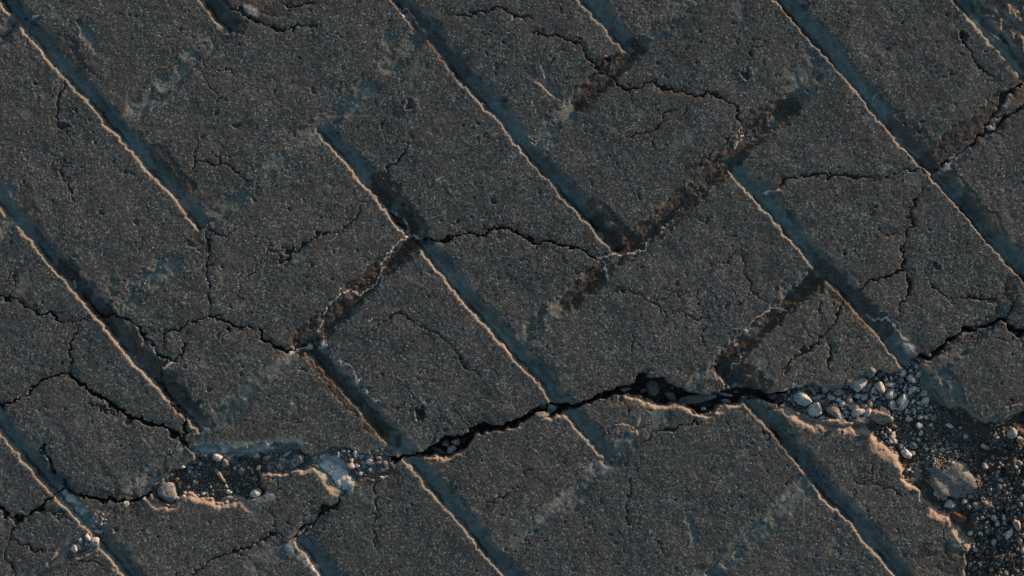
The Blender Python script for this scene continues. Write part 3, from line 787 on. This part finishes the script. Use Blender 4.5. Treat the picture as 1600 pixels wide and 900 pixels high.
# ------------------------------------------------------------------ loose stones
def ico(sub):
    import bmesh
    bm = bmesh.new()
    bmesh.ops.create_icosphere(bm, subdivisions=sub, radius=1)
    v = np.array([q.co[:] for q in bm.verts]); f = np.array([[w.index for w in p.verts] for p in bm.faces])
    bm.free()
    return v, f
ICO3, ICO2, ICO1 = ico(4), ico(3), ico(2)

def stone_shape(base, seed, cuts=11, rnd=.35, bumps=.05):
    """a faceted lump: a unit ball cut by random planes, its arrises rubbed down"""
    g = np.random.default_rng(seed)
    n = g.normal(size=(cuts, 3)); n /= np.linalg.norm(n, axis=1)[:, None]
    dist = g.uniform(.48, .92, cuts)
    v = base[0]
    dots = v @ n.T
    rr = np.where(dots > .05, dist / np.maximum(dots, .05), 9.)
    p = 5.0 / max(rnd, .05)
    rr = np.minimum(rr, 1.15)
    rad = (np.concatenate([rr, np.ones((len(v), 1))], 1) ** -p).sum(1) ** (-1 / p)
    ph = g.uniform(0, 6.28, (4, 3)); fr = g.uniform(2, 5, (4, 3))
    for a, b in zip(ph, fr):
        rad = rad * (1 + bumps * .5 * np.sin(v @ b + a[0]))
    if bumps > .08:                # crumbly broken faces
        for o in range(5):
            q = g.normal(size=(14, 3)); q /= np.linalg.norm(q, axis=1)[:, None]
            f_ = 3.5 * 1.75 ** o
            rad = rad * (1 + bumps * .75 / 1.4 ** o * np.sin(f_ * (v @ q.T) + g.uniform(0, 6.28, 14)).sum(1) / 3.7)
    out = v * rad[:, None]
    return out / np.abs(out[:, :2]).max()

def h_at(x, y):
    i = min(max(int(np.searchsorted(XS, x)), 0), W_ - 1); j = min(max(int(np.searchsorted(YS, y)), 0), H_ - 1)
    return h[j, i]
def rest_h(x, y, r):
    return float(np.mean([h_at(x + r * .5 * a, y + r * .5 * b) for a, b in ((0, 0), (1, 0), (-1, 0), (0, 1), (0, -1))]))

def stone(name, x, y, L, Wd, ang, mat, label, cat='stone', group=None, seed=0, tall=.62, sink=.22, cuts=11, rnd=.35, bumps=.05, lift=0.0, base=None):
    base = base or (ICO3 if L > 26 else ICO2 if L > 8 else ICO1)
    v = stone_shape(base, seed, cuts, rnd, bumps).copy()
    v[:, 0] *= L / 2; v[:, 1] *= Wd / 2; v[:, 2] *= min(L, Wd) / 2 * tall * 1.25
    g = np.random.default_rng(seed + 99)
    c, s = math.cos(math.radians(ang)), math.sin(math.radians(ang))
    tilt = g.normal(0, .12)
    v[:, 2] += v[:, 0] * tilt
    v = np.stack([v[:, 0] * c - v[:, 1] * s, v[:, 0] * s + v[:, 1] * c, v[:, 2]], -1)
    zmin, zmax = v[:, 2].min(), v[:, 2].max()
    v[:, 2] -= zmin + (zmax - zmin) * sink
    me = mesh_np(name, v * PX, base[1], mat)
    ob = bpy.data.objects.new(name, me)
    ob.location = ((x - 800) * PX, (450 - y) * PX, (rest_h(x, y, min(L, Wd) / 2) + lift) * PX)
    link(ob)
    ob['label'] = label; ob['category'] = cat
    if group: ob['group'] = group
    return ob

GR = {'R': 'loose stones in the broken pocket on the right', 'L': 'loose stones in the broken pocket on the left', 'M': 'stones wedged in the long dark crack',
      'G': 'pebbles caught at the joint crossing', 'E': 'stones in the rubble at the right edge'}
SH = {'R': 'small %s pebble among the gravel of the right pocket', 'L': 'small %s pebble in the soil of the left pocket', 'M': 'small %s stone wedged in the long dark crack',
      'G': 'tiny %s pebble at the joint crossing in the bottom left', 'E': 'small %s stone in the rubble at the right edge'}
TONE = {'pale': 'pale grey', 'grey': 'blue grey', 'dark': 'dark grey', 'tan': 'tan', 'cream': 'cream', 'pink': 'pinkish', 'rust': 'rust brown'}
# tile, x, y, length, width, angle (deg, counter-clockwise), tone, group, own label or None
STONES = [
 ('a',1030,445,195,150,40,'pale','R','large pale angular stone leaning on the dark slab in the gravel'),
 ('a',1140,470,160,85,55,'dark','R','dark angular slab beside the large pale angular stone'),
 ('a',405,605,190,165,-10,'grey','R','large blue grey stone at the left end of the right pocket'),
 ('a',560,732,175,150,10,'pale','R','large rounded pale stone with a bright crest resting on the broken lip'),
 ('a',752,720,145,115,8,'pink','R','pinkish squarish stone right of the bright crested stone'),
 ('a',825,800,125,85,-60,'grey','R','upright grey stone touching the broken lip below the pinkish squarish stone'),
 ('a',1293,477,135,115,-20,'cream','R','bright whitish rounded stone near the dark crack mouth'),
 ('a',1402,447,100,75,-10,'pale','R','oval pale stone right of the bright whitish stone'),
 ('a',1408,553,135,110,-60,'grey','R','blocky blue grey stone below the oval pale stone'),
 ('a',1548,630,185,125,70,'grey','R','triangular grey stone pointing down in the middle of the gravel'),
 ('a',1432,678,125,88,-60,'grey','R','oval grey stone left of the triangular stone'),
 ('a',1345,765,170,110,-60,'dark','R','dark rounded stone behind the sunlit tan boulder'),
 ('a',1025,762,155,90,5,'grey','R','smooth oval grey pebble left of the cream upright pebble'),
 ('a',1150,757,125,75,75,'cream','R','cream upright pebble at the edge of the sunlit tan boulder'),
 ('a',1182,672,130,78,-60,'tan','R','tan elongated pebble above the cream upright pebble'),
 ('a',978,690,130,85,-25,'tan','R','tan sunlit pebble above the smooth oval grey pebble'),
 ('a',930,628,90,75,20,'pink','R','pinkish pebble above the tan sunlit pebble'),
 ('a',672,490,105,90,60,'grey','R','blue grey stone under the upper edge of the right pocket'),
 ('a',520,508,145,48,-52,'tan','R','thin flat shard standing above the large blue grey stone'),
 ('a',555,475,75,60,-20,'dark','R',None), ('a',580,590,112,52,8,'grey','R','flat greenish grey pebble right of the thin shard'), ('a',812,537,115,90,30,'grey','R',None),
 ('a',870,540,52,50,0,'grey','R',None), ('a',892,577,72,45,-10,'grey','R',None), ('a',730,602,105,60,-15,'pale','R',None), ('a',812,622,66,55,10,'pale','R',None), ('a',850,662,90,78,40,'grey','R',None),
 ('a',1030,577,82,55,10,'pale','R',None), ('a',1110,590,80,68,20,'grey','R',None), ('a',1215,600,56,46,0,'pale','R',None), ('a',1102,700,76,60,0,'grey','R',None), ('a',95,597,125,85,-15,'dark','R','dark stone where the long crack opens into the right pocket'),
 ('a',625,642,205,70,-4,'dark','R','long flat dark stone above the bright crested stone'), ('a',1170,300,130,90,60,'dark','R','dark wedge of stone under the upper right edge of the pocket'), ('a',1300,322,92,75,-20,'tan','R',None),
 ('a',1552,310,95,58,65,'pale','R',None), ('a',1490,325,40,36,0,'grey','R',None), ('a',1527,402,62,55,30,'pink','R',None), ('a',620,822,72,42,10,'grey','R',None), ('a',838,888,105,50,5,'pink','R',None),
 ('a',942,402,115,75,40,'pink','R','mauve stone half under the upper edge beside the large pale stone'), ('a',1213,500,95,46,60,'cream','R',None), ('a',1280,662,82,60,-20,'dark','R',None), ('a',1060,642,66,60,0,'dark','R',None),
 ('a',960,580,60,55,0,'grey','R',None), ('a',760,500,80,55,20,'dark','R',None), ('a',1040,690,40,40,0,'tan','R',None), ('a',1240,530,50,45,0,'grey','R',None), ('a',900,770,70,60,0,'dark','R',None),
 ('b',342,376,115,82,-15,'pale','R','pale angular stone close under the dark crack mouth'), ('b',425,318,120,50,52,'grey','R','slim grey stone slanting beside the dark crack mouth'), ('b',252,305,92,66,65,'pale','R',None), ('b',375,215,85,66,-20,'dark','R',None),
 ('b',352,500,88,66,0,'pale','R',None), ('b',415,502,56,50,0,'grey','R',None), ('b',475,552,82,68,50,'grey','R',None), ('b',490,627,95,88,0,'pale','R','rounded pale stone at the right margin of the gravel'), ('b',365,640,56,42,60,'pale','R',None), ('b',216,400,60,58,0,'pink','R',None), ('b',281,416,56,46,60,'rust','R',None),
 ('b',312,836,72,60,0,'pale','R',None), ('b',510,815,52,48,0,'grey','R',None), ('b',120,836,62,58,0,'grey','R',None), ('b',446,820,62,56,30,'grey','R',None), ('b',600,820,82,58,60,'dark','R',None), ('b',210,722,62,42,0,'grey','R',None), ('b',380,742,52,48,0,'grey','R',None),
 ('c',485,377,118,76,-55,'pale','R','pale speckled oval stone beside the sunlit broken lip'), ('c',346,196,92,50,40,'cream','R','cream wedge pebble near the sunlit tan boulder'), ('c',375,246,56,52,0,'cream','R',None), ('c',325,252,46,42,0,'cream','R',None), ('c',320,146,62,55,20,'tan','R',None), ('c',370,106,56,50,0,'tan','R',None),
 ('c',270,196,75,44,75,'dark','R',None), ('c',1065,206,54,50,0,'pale','R','single pale round pebble on dark soil right of the gravel'), ('c',915,102,82,46,-10,'pale','R','pale flat pebble on dark soil at the upper right of the gravel'), ('c',610,96,66,55,-40,'grey','R',None), ('c',625,166,58,42,60,'pale','R',None), ('c',605,236,44,40,0,'pale','R',None),
 ('c',560,292,86,72,0,'dark','R',None), ('c',430,300,54,48,0,'dark','R',None), ('c',546,366,48,44,0,'grey','R',None), ('c',830,340,58,50,0,'tan','R',None), ('c',505,526,42,40,0,'cream','R',None), ('c',536,622,66,50,50,'tan','R',None),
 ('c',1490,166,100,82,60,'grey','E','grey sunlit rock topmost in the rubble at the right edge'), ('c',1560,222,70,60,-20,'tan','E','tan rock just right of the grey sunlit rock'), ('c',1335,186,40,36,0,'cream','E',None), ('c',1245,302,90,60,-30,'tan','E',None), ('c',1240,482,62,60,0,'grey','E','round grey pebble on soil below the rubble at the right edge'), ('c',1430,422,38,36,0,'cream','E',None),
 ('c',675,306,66,46,-70,'tan','R',None), ('c',720,90,44,42,0,'grey','R',None), ('c',790,748,85,70,60,'cream','R','knobbly cream stone below the large blue grey concrete chunk'), ('c',846,790,76,52,-20,'cream','R',None), ('c',900,855,115,78,-25,'grey','R','grey flat stone above the rust brown chip'),
 ('c',740,350,40,36,0,'grey','R',None), ('c',880,320,44,40,0,'dark','R',None), ('c',960,300,56,50,0,'dark','R',None), ('c',780,180,46,40,0,'dark','R',None),
 ('d',985,338,135,92,-20,'rust','R','rust brown angular chip beside the sunlit broken lip'), ('d',1097,496,50,48,0,'cream','R','round cream pebble at the lower tip of the sunlit lip'), ('d',1385,537,58,50,60,'tan','E',None), ('d',1460,500,110,52,48,'pale','E','pale elongated stone on the fine gravel in the bottom right corner'), ('d',1535,412,115,66,-60,'tan','E','tan sunlit stone above the pale elongated stone'), ('d',1582,575,125,46,-70,'tan','E','long tan stone at the right edge near the bottom'),
 ('d',1160,230,90,60,-40,'pink','R',None), ('d',1040,190,60,50,0,'grey','R',None), ('d',1090,240,46,40,0,'grey','R',None),
 ('e',282,732,245,215,-25,'dark','L','large angular blue grey stone at the left end of the left pocket'), ('e',955,372,125,82,62,'tan','L','tan speckled oval stone under the shelf of the left pocket'), ('e',875,322,100,86,-30,'grey','L','grey stone touching the tan speckled oval stone'), ('e',1302,312,78,72,0,'pale','L','pale round stone under the upper edge of the left pocket'), ('e',1425,331,86,58,25,'tan','L','tan oval stone right of the pale round stone'),
 ('e',890,542,185,52,-52,'tan','L','thin tan shard lying across the soil of the left pocket'), ('e',1312,727,142,100,12,'pale','L','pale rounded stone lying at the right end of the soil in the left pocket'), ('e',1005,787,118,42,4,'pale','L','flat pale chip beside the sunlit lower lip of the left pocket'), ('e',985,726,62,54,0,'grey','L',None), ('e',1056,450,50,40,80,'pale','L',None), ('e',1130,490,92,58,70,'dark','L','dark stone sunk in the middle of the soil in the left pocket'),
 ('e',1255,490,74,40,-65,'tan','L',None), ('e',730,302,50,34,70,'pale','L',None), ('e',820,322,74,38,-65,'pink','L',None), ('e',470,432,54,48,0,'pale','L',None), ('e',546,452,52,44,0,'grey','L',None), ('e',332,527,50,34,-20,'cream','L',None), ('e',285,546,62,40,70,'grey','L',None), ('e',425,642,88,56,70,'pink','L',None), ('e',475,642,60,44,60,'rust','L',None), ('e',525,666,50,36,70,'pink','L',None),
 ('e',490,736,52,48,0,'pink','L',None), ('e',540,737,42,38,0,'pink','L',None), ('e',480,776,64,34,20,'cream','L',None), ('e',420,792,66,48,20,'pink','L',None), ('e',615,612,74,58,0,'dark','L',None), ('e',1240,312,54,48,0,'dark','L',None), ('e',535,492,52,40,20,'grey','L',None), ('e',395,572,54,46,0,'tan','L',None), ('e',242,617,62,40,20,'pale','L',None), ('e',700,745,60,44,0,'grey','L',None), ('e',800,805,52,34,-30,'pale','L',None),
 ('e',690,300,66,50,0,'dark','L',None), ('e',600,390,60,44,20,'tan','L',None), ('e',660,400,56,36,40,'grey','L',None), ('e',1080,720,50,44,0,'dark','L',None), ('e',1330,450,60,46,60,'dark','L',None), ('e',1180,640,70,50,10,'dark','L',None),
 ('f',985,290,90,66,80,'grey','L','blocky grey stone first in the row under the upper edge at the crack mouth'), ('f',1045,312,70,60,0,'grey','L','smaller grey stone right of the blocky grey stone at the crack mouth'), ('f',1130,316,86,58,-15,'pink','L','mauve flat stone third in the row at the crack mouth'), ('f',1160,386,145,66,-25,'grey','L','long blue grey stone below the mauve flat stone'), ('f',1316,402,86,58,-65,'dark','L','dark stone last before the long crack narrows'), ('f',1070,386,74,50,-20,'grey','L',None), ('f',930,357,62,54,60,'grey','L',None),
 ('f',202,292,112,42,36,'pale','L','slim pale stone slanting under the upper edge of the left pocket'), ('f',900,262,64,44,0,'dark','L',None), ('f',1240,332,74,58,0,'dark','L',None), ('f',1250,392,86,40,-15,'dark','L',None), ('f',930,422,94,68,20,'pink','L','pinkish grey stone on the pale salt bloom'), ('f',850,252,54,38,20,'grey','L',None), ('f',790,292,74,30,80,'grey','L',None), ('f',342,340,115,95,0,'dark','L','dark broad stone beside the slim pale stone'),
 ('f',1000,420,60,50,0,'grey','L',None), ('f',1080,430,56,40,0,'grey','L',None), ('f',1150,470,50,40,-30,'grey','L',None), ('f',1040,510,54,44,20,'grey','L',None), ('f',520,330,70,54,0,'grey','L',None), ('f',600,320,60,46,30,'grey','L',None), ('f',430,330,60,50,0,'dark','L',None),
 ('g',500,607,92,84,-30,'grey','G','largest grey stone at the joint crossing in the bottom left'), ('g',440,566,56,44,-60,'grey','G',None), ('g',495,511,64,34,-12,'cream','G','whitish flat chip above the largest grey stone at the joint crossing'), ('g',540,516,46,36,30,'grey','G',None), ('g',375,590,52,36,70,'grey','G',None), ('g',476,466,34,26,0,'cream','G',None), ('g',322,657,66,58,-20,'pale','G','pale square chip left of the pebbles at the joint crossing'), ('g',765,272,68,50,30,'grey','G','grey pebble stuck in the crack right of the joint crossing'),
 ('h',250,240,155,120,70,'dark','M','large dark angular stone standing in the widest part of the long crack'), ('h',170,262,100,44,30,'dark','M',None), ('h',430,306,118,72,-42,'dark','M','dark blunt stone right of the large dark angular stone'), ('h',700,342,385,105,8,'dark','M','long slab of broken concrete lying in the long crack'), ('h',970,297,155,46,-12,'grey','M','thin grey slab against the right end of the long broken slab'), ('h',965,362,90,44,-8,'grey','M',None), ('h',1440,322,112,70,-12,'dark','M','dark grey stone in the crack near the sunlit lip of the right pocket'), ('h',750,432,58,34,-10,'pale','M',None), ('h',1145,326,52,48,0,'grey','M',None), ('h',1070,265,56,30,0,'dark','M',None),
 (8,985,130,54,46,-50,'grey','M','angular grey stone in the small gap of the crack left of its middle'), (8,938,155,72,40,15,'dark','M',None), (8,945,116,34,28,0,'dark','M',None), (8,520,322,48,34,20,'grey','M','grey stone wedged in the lower left bend of the long crack'), (8,537,287,44,34,20,'grey','M',None), (8,490,296,38,32,0,'grey','M',None), (8,455,328,70,24,-18,'dark','M',None), (8,580,272,42,30,40,'rust','M','rust brown stone wedged in the lower left bend of the long crack'), (8,1330,42,50,24,0,'grey','M',None),
]
import re
def plan(q):
    ox, oy, k = REG[q[0]]
    return ox + q[1] * k, oy + q[2] * k
ANCHORS = [(plan(q), q[7], re.split(r' (?:leaning|beside|at|resting|right|left|touching|near|below|behind|above|under|where|half|close|slanting|on|in|just|lying|first|third|last|sunk|stuck|standing|against|wedged|topmost|before|second) ', q[8])[0]) for q in STONES if q[8]]
NAMES = [a[2] for a in ANCHORS]
ANCHORS = [a for a in ANCHORS if NAMES.count(a[2]) == 1]     # only stones that their short name already singles out
def direction(dx, dy):
    w = []
    if abs(dy) > .42 * abs(dx): w.append('below' if dy > 0 else 'above')
    if abs(dx) > .42 * abs(dy): w.append('right of' if dx > 0 else 'left of')
    return ' and '.join(w)
def relative_labels():
    out, used = {}, {}
    for n, q in enumerate(STONES):
        if q[8]: continue
        x, y = plan(q)
        near = sorted((a for a in ANCHORS if a[1] == q[7]), key=lambda a: (a[0][0] - x) ** 2 + (a[0][1] - y) ** 2)[:4]
        kind = 'stone' if q[7] == 'M' else 'pebble'
        cand = ['%s %s %s the %s' % (TONE[q[6]], kind, direction(x - a[0][0], y - a[0][1]), a[2]) for a in near]
        lab_ = next((c for c in cand if c not in used), None)
        if lab_ is None:
            lab_ = cand[0] if cand else SH[q[7]] % TONE[q[6]]
        used.setdefault(lab_, []).append(n); out[n] = lab_
    for lab_, ns in used.items():
        if len(ns) == 2:
            small, large = sorted(ns, key=lambda k: STONES[k][3] * STONES[k][4])
            out[small], out[large] = 'smaller ' + lab_, 'larger ' + lab_
    return out
REL = relative_labels()
for n, (r, x, y, L, Wd, a, tone, g, lb) in enumerate(STONES):
    ox, oy, s = REG[r]
    stone('stone' if (lb or L * s > 9) else 'pebble', ox + x * s, oy + y * s, L * s * 1.18, Wd * s * 1.18, a, M[tone], lb or REL[n], 'stone' if lb else 'pebble', GR[g], seed=100 + n,
          tall=.5 if 'flat' in (lb or '') or 'shard' in (lb or '') else .66, cuts=13 if tone in ('dark', 'grey', 'pale', 'rust') else 9, rnd=.09 if L * s > 10 else .2, sink=.4 if L * s > 30 else .2, lift=9 if g == 'M' else 0)
# broken chunks of base concrete
stone('concrete_chunk', *P('c', [(815, 575)])[0], 128, 80, -28, M['dark'], 'large blue grey concrete chunk with a sunlit ridge beside the broken lip', 'concrete chunk', seed=7, tall=.55, sink=.72, cuts=16, rnd=.3, bumps=.12, base=ICO3)
stone('concrete_chunk', *P('c', [(1010, 640)])[0], 58, 36, -38, M['tan'], 'tan crumbling chunk on the right end of the large blue grey chunk', 'concrete chunk', seed=17, tall=.8, sink=.70, cuts=18, rnd=.3, bumps=.15, base=ICO3, lift=1.5)
stone('concrete_chunk', *P('a', [(1265, 805)])[0], 40, 32, -20, M['tan'], 'sunlit tan boulder of broken concrete at the start of the sunlit lip', 'concrete chunk', seed=9, tall=.75, sink=.25, cuts=14, rnd=.35, bumps=.1, base=ICO3)
stone('concrete_chunk', *P('a', [(1060, 860)])[0], 44, 20, 2, M['dark'], 'dark flat piece of concrete left of the sunlit tan boulder', 'concrete chunk', seed=10, tall=.55, sink=.3, cuts=14, rnd=.35, bumps=.1, base=ICO3)

# ------------------------------------------------------------------ pebbles past counting: one joined sheet of fine gravel for each pocket
def gravel(name, spots, mats, sizes, seed, label_parent=None):
    g = np.random.default_rng(seed)
    V, F, MI = [], [], []
    off = 0
    shapes = [stone_shape(ICO1, 900 + k, 8, .5) for k in range(14)]
    for (x, y), s in zip(spots, sizes):
        v = shapes[g.integers(14)] * np.array([s * g.uniform(.75, 1.15), s * g.uniform(.6, .95), s * g.uniform(.5, .8)]) / 2
        a = g.uniform(0, 6.28); c, q = math.cos(a), math.sin(a)
        v = np.stack([v[:, 0] * c - v[:, 1] * q, v[:, 0] * q + v[:, 1] * c, v[:, 2]], -1)
        v += np.array([x - 800, 450 - y, h_at(x, y) + s * .14])
        V.append(v * PX); F.append(ICO1[1] + off); off += len(v)
        MI.append(np.full(len(ICO1[1]), g.choice(len(mats), p=[m[1] for m in mats])))
    me = mesh_np(name, np.concatenate(V), np.concatenate(F), M[mats[0][0]])
    for m in mats[1:]: me.materials.append(M[m[0]])
    me.polygons.foreach_set('material_index', np.concatenate(MI).astype(np.int32))
    ob = link(bpy.data.objects.new(name, me)); ob['kind'] = 'stuff'
    return ob

def scatter(n, test, box, seed, lo, hi):
    g = np.random.default_rng(seed)
    pts, sz, grid = [], [], {}
    tries = 0
    while len(pts) < n and tries < n * 12:
        tries += 1
        x, y = g.uniform(box[0], box[2]), g.uniform(box[1], box[3])
        i = int(np.searchsorted(XS, x)); j = int(np.searchsorted(YS, y))
        if not test(j, i, x, y): continue
        s = lo + (hi - lo) * g.random() ** 2.2
        k = (int(x // 10), int(y // 10))
        if any((x - a) ** 2 + (y - b) ** 2 < (.40 * (s + c)) ** 2 for dx in (-1, 0, 1) for dy in (-1, 0, 1) for a, b, c in grid.get((k[0] + dx, k[1] + dy), ())): continue
        grid.setdefault(k, []).append((x, y, s)); pts.append((x, y)); sz.append(s)
    return pts, sz
dens = fnoise(30, 80, 2)
p, s = scatter(1500, lambda j, i, x, y: pocket_id[j, i] == 3 and x < 1530 and y < 860 and (dens[j, i] > -.5 or y < 645), (1225, 555, 1540, 860), 1, 2.2, 7.5)
gravel('gravel', p, [('dark', .46), ('grey', .25), ('tan', .20), ('pale', .04), ('pink', .05)], s, 1)
p, s = scatter(900, lambda j, i, x, y: pocket_id[j, i] == 3 and x > 1515 + (900 - y) * .16 and y > 640, (1500, 640, 1640, 940), 2, 3.0, 12.0)
gravel('gravel', p, [('grey', .30), ('dark', .42), ('tan', .22), ('pale', .06)], s, 2)
p, s = scatter(900, lambda j, i, x, y: pocket_id[j, i] == 2 and wear_B[j, i] < .3 and (dens[j, i] > -.2 or x > 530), (235, 690, 625, 800), 3, 1.8, 6.0)
gravel('gravel', p, [('dark', .40), ('grey', .32), ('tan', .16), ('pale', .12)], s, 3)
p, s = scatter(1500, lambda j, i, x, y: pocket_id[j, i] == 2 and wear_B[j, i] < .25, (235, 690, 625, 800), 8, 1.8, 4.5)
gravel('gravel', p, [('dark', .55), ('grey', .38), ('tan', .07)], s, 8)
p, s = scatter(330, lambda j, i, x, y: pocket_id[j, i] == 3 and y < 668 - (x - 1330) * .1, (1228, 560, 1460, 680), 9, 4.0, 9.5)
gravel('gravel', p, [('grey', .45), ('dark', .35), ('pale', .20)], s, 9)
p, s = scatter(900, lambda j, i, x, y: in_joint[j, i] and pocket_id[j, i] == 0 and dens[j, i] > -.3, (0, 0, 1600, 900), 10, 1.3, 3.8)
gravel('joint_grit', p, [('dark', .45), ('grey', .35), ('tan', .15), ('pale', .05)], s, 10)
p, s = scatter(260, lambda j, i, x, y: pocket_id[j, i] == 3 and abs((x - 1500) - (y - 735) * 1.25) < 34, (1440, 690, 1580, 800), 6, 3.0, 9.0)
gravel('gravel', p, [('tan', .5), ('pink', .2), ('cream', .1), ('grey', .2)], s, 6)
p, s = scatter(110, lambda j, i, x, y: pocket_id[j, i] == 1, (610, 575, 1250, 730), 4, 2.0, 6.5)
gravel('gravel', p, [('dark', .65), ('grey', .25), ('tan', .10)], s, 4)
gx = [(P('g', [(530, 410)])[0][0] + a, P('g', [(530, 410)])[0][1] + b) for a, b in rng.normal(0, 6.5, (34, 2))] + [(P('g', [(450, 590)])[0][0] + a, P('g', [(450, 590)])[0][1] + b) for a, b in rng.normal(0, 9, (40, 2))]
gravel('gravel', gx, [('pale', .2), ('grey', .5), ('tan', .3)], rng.uniform(2, 5, len(gx)), 5)
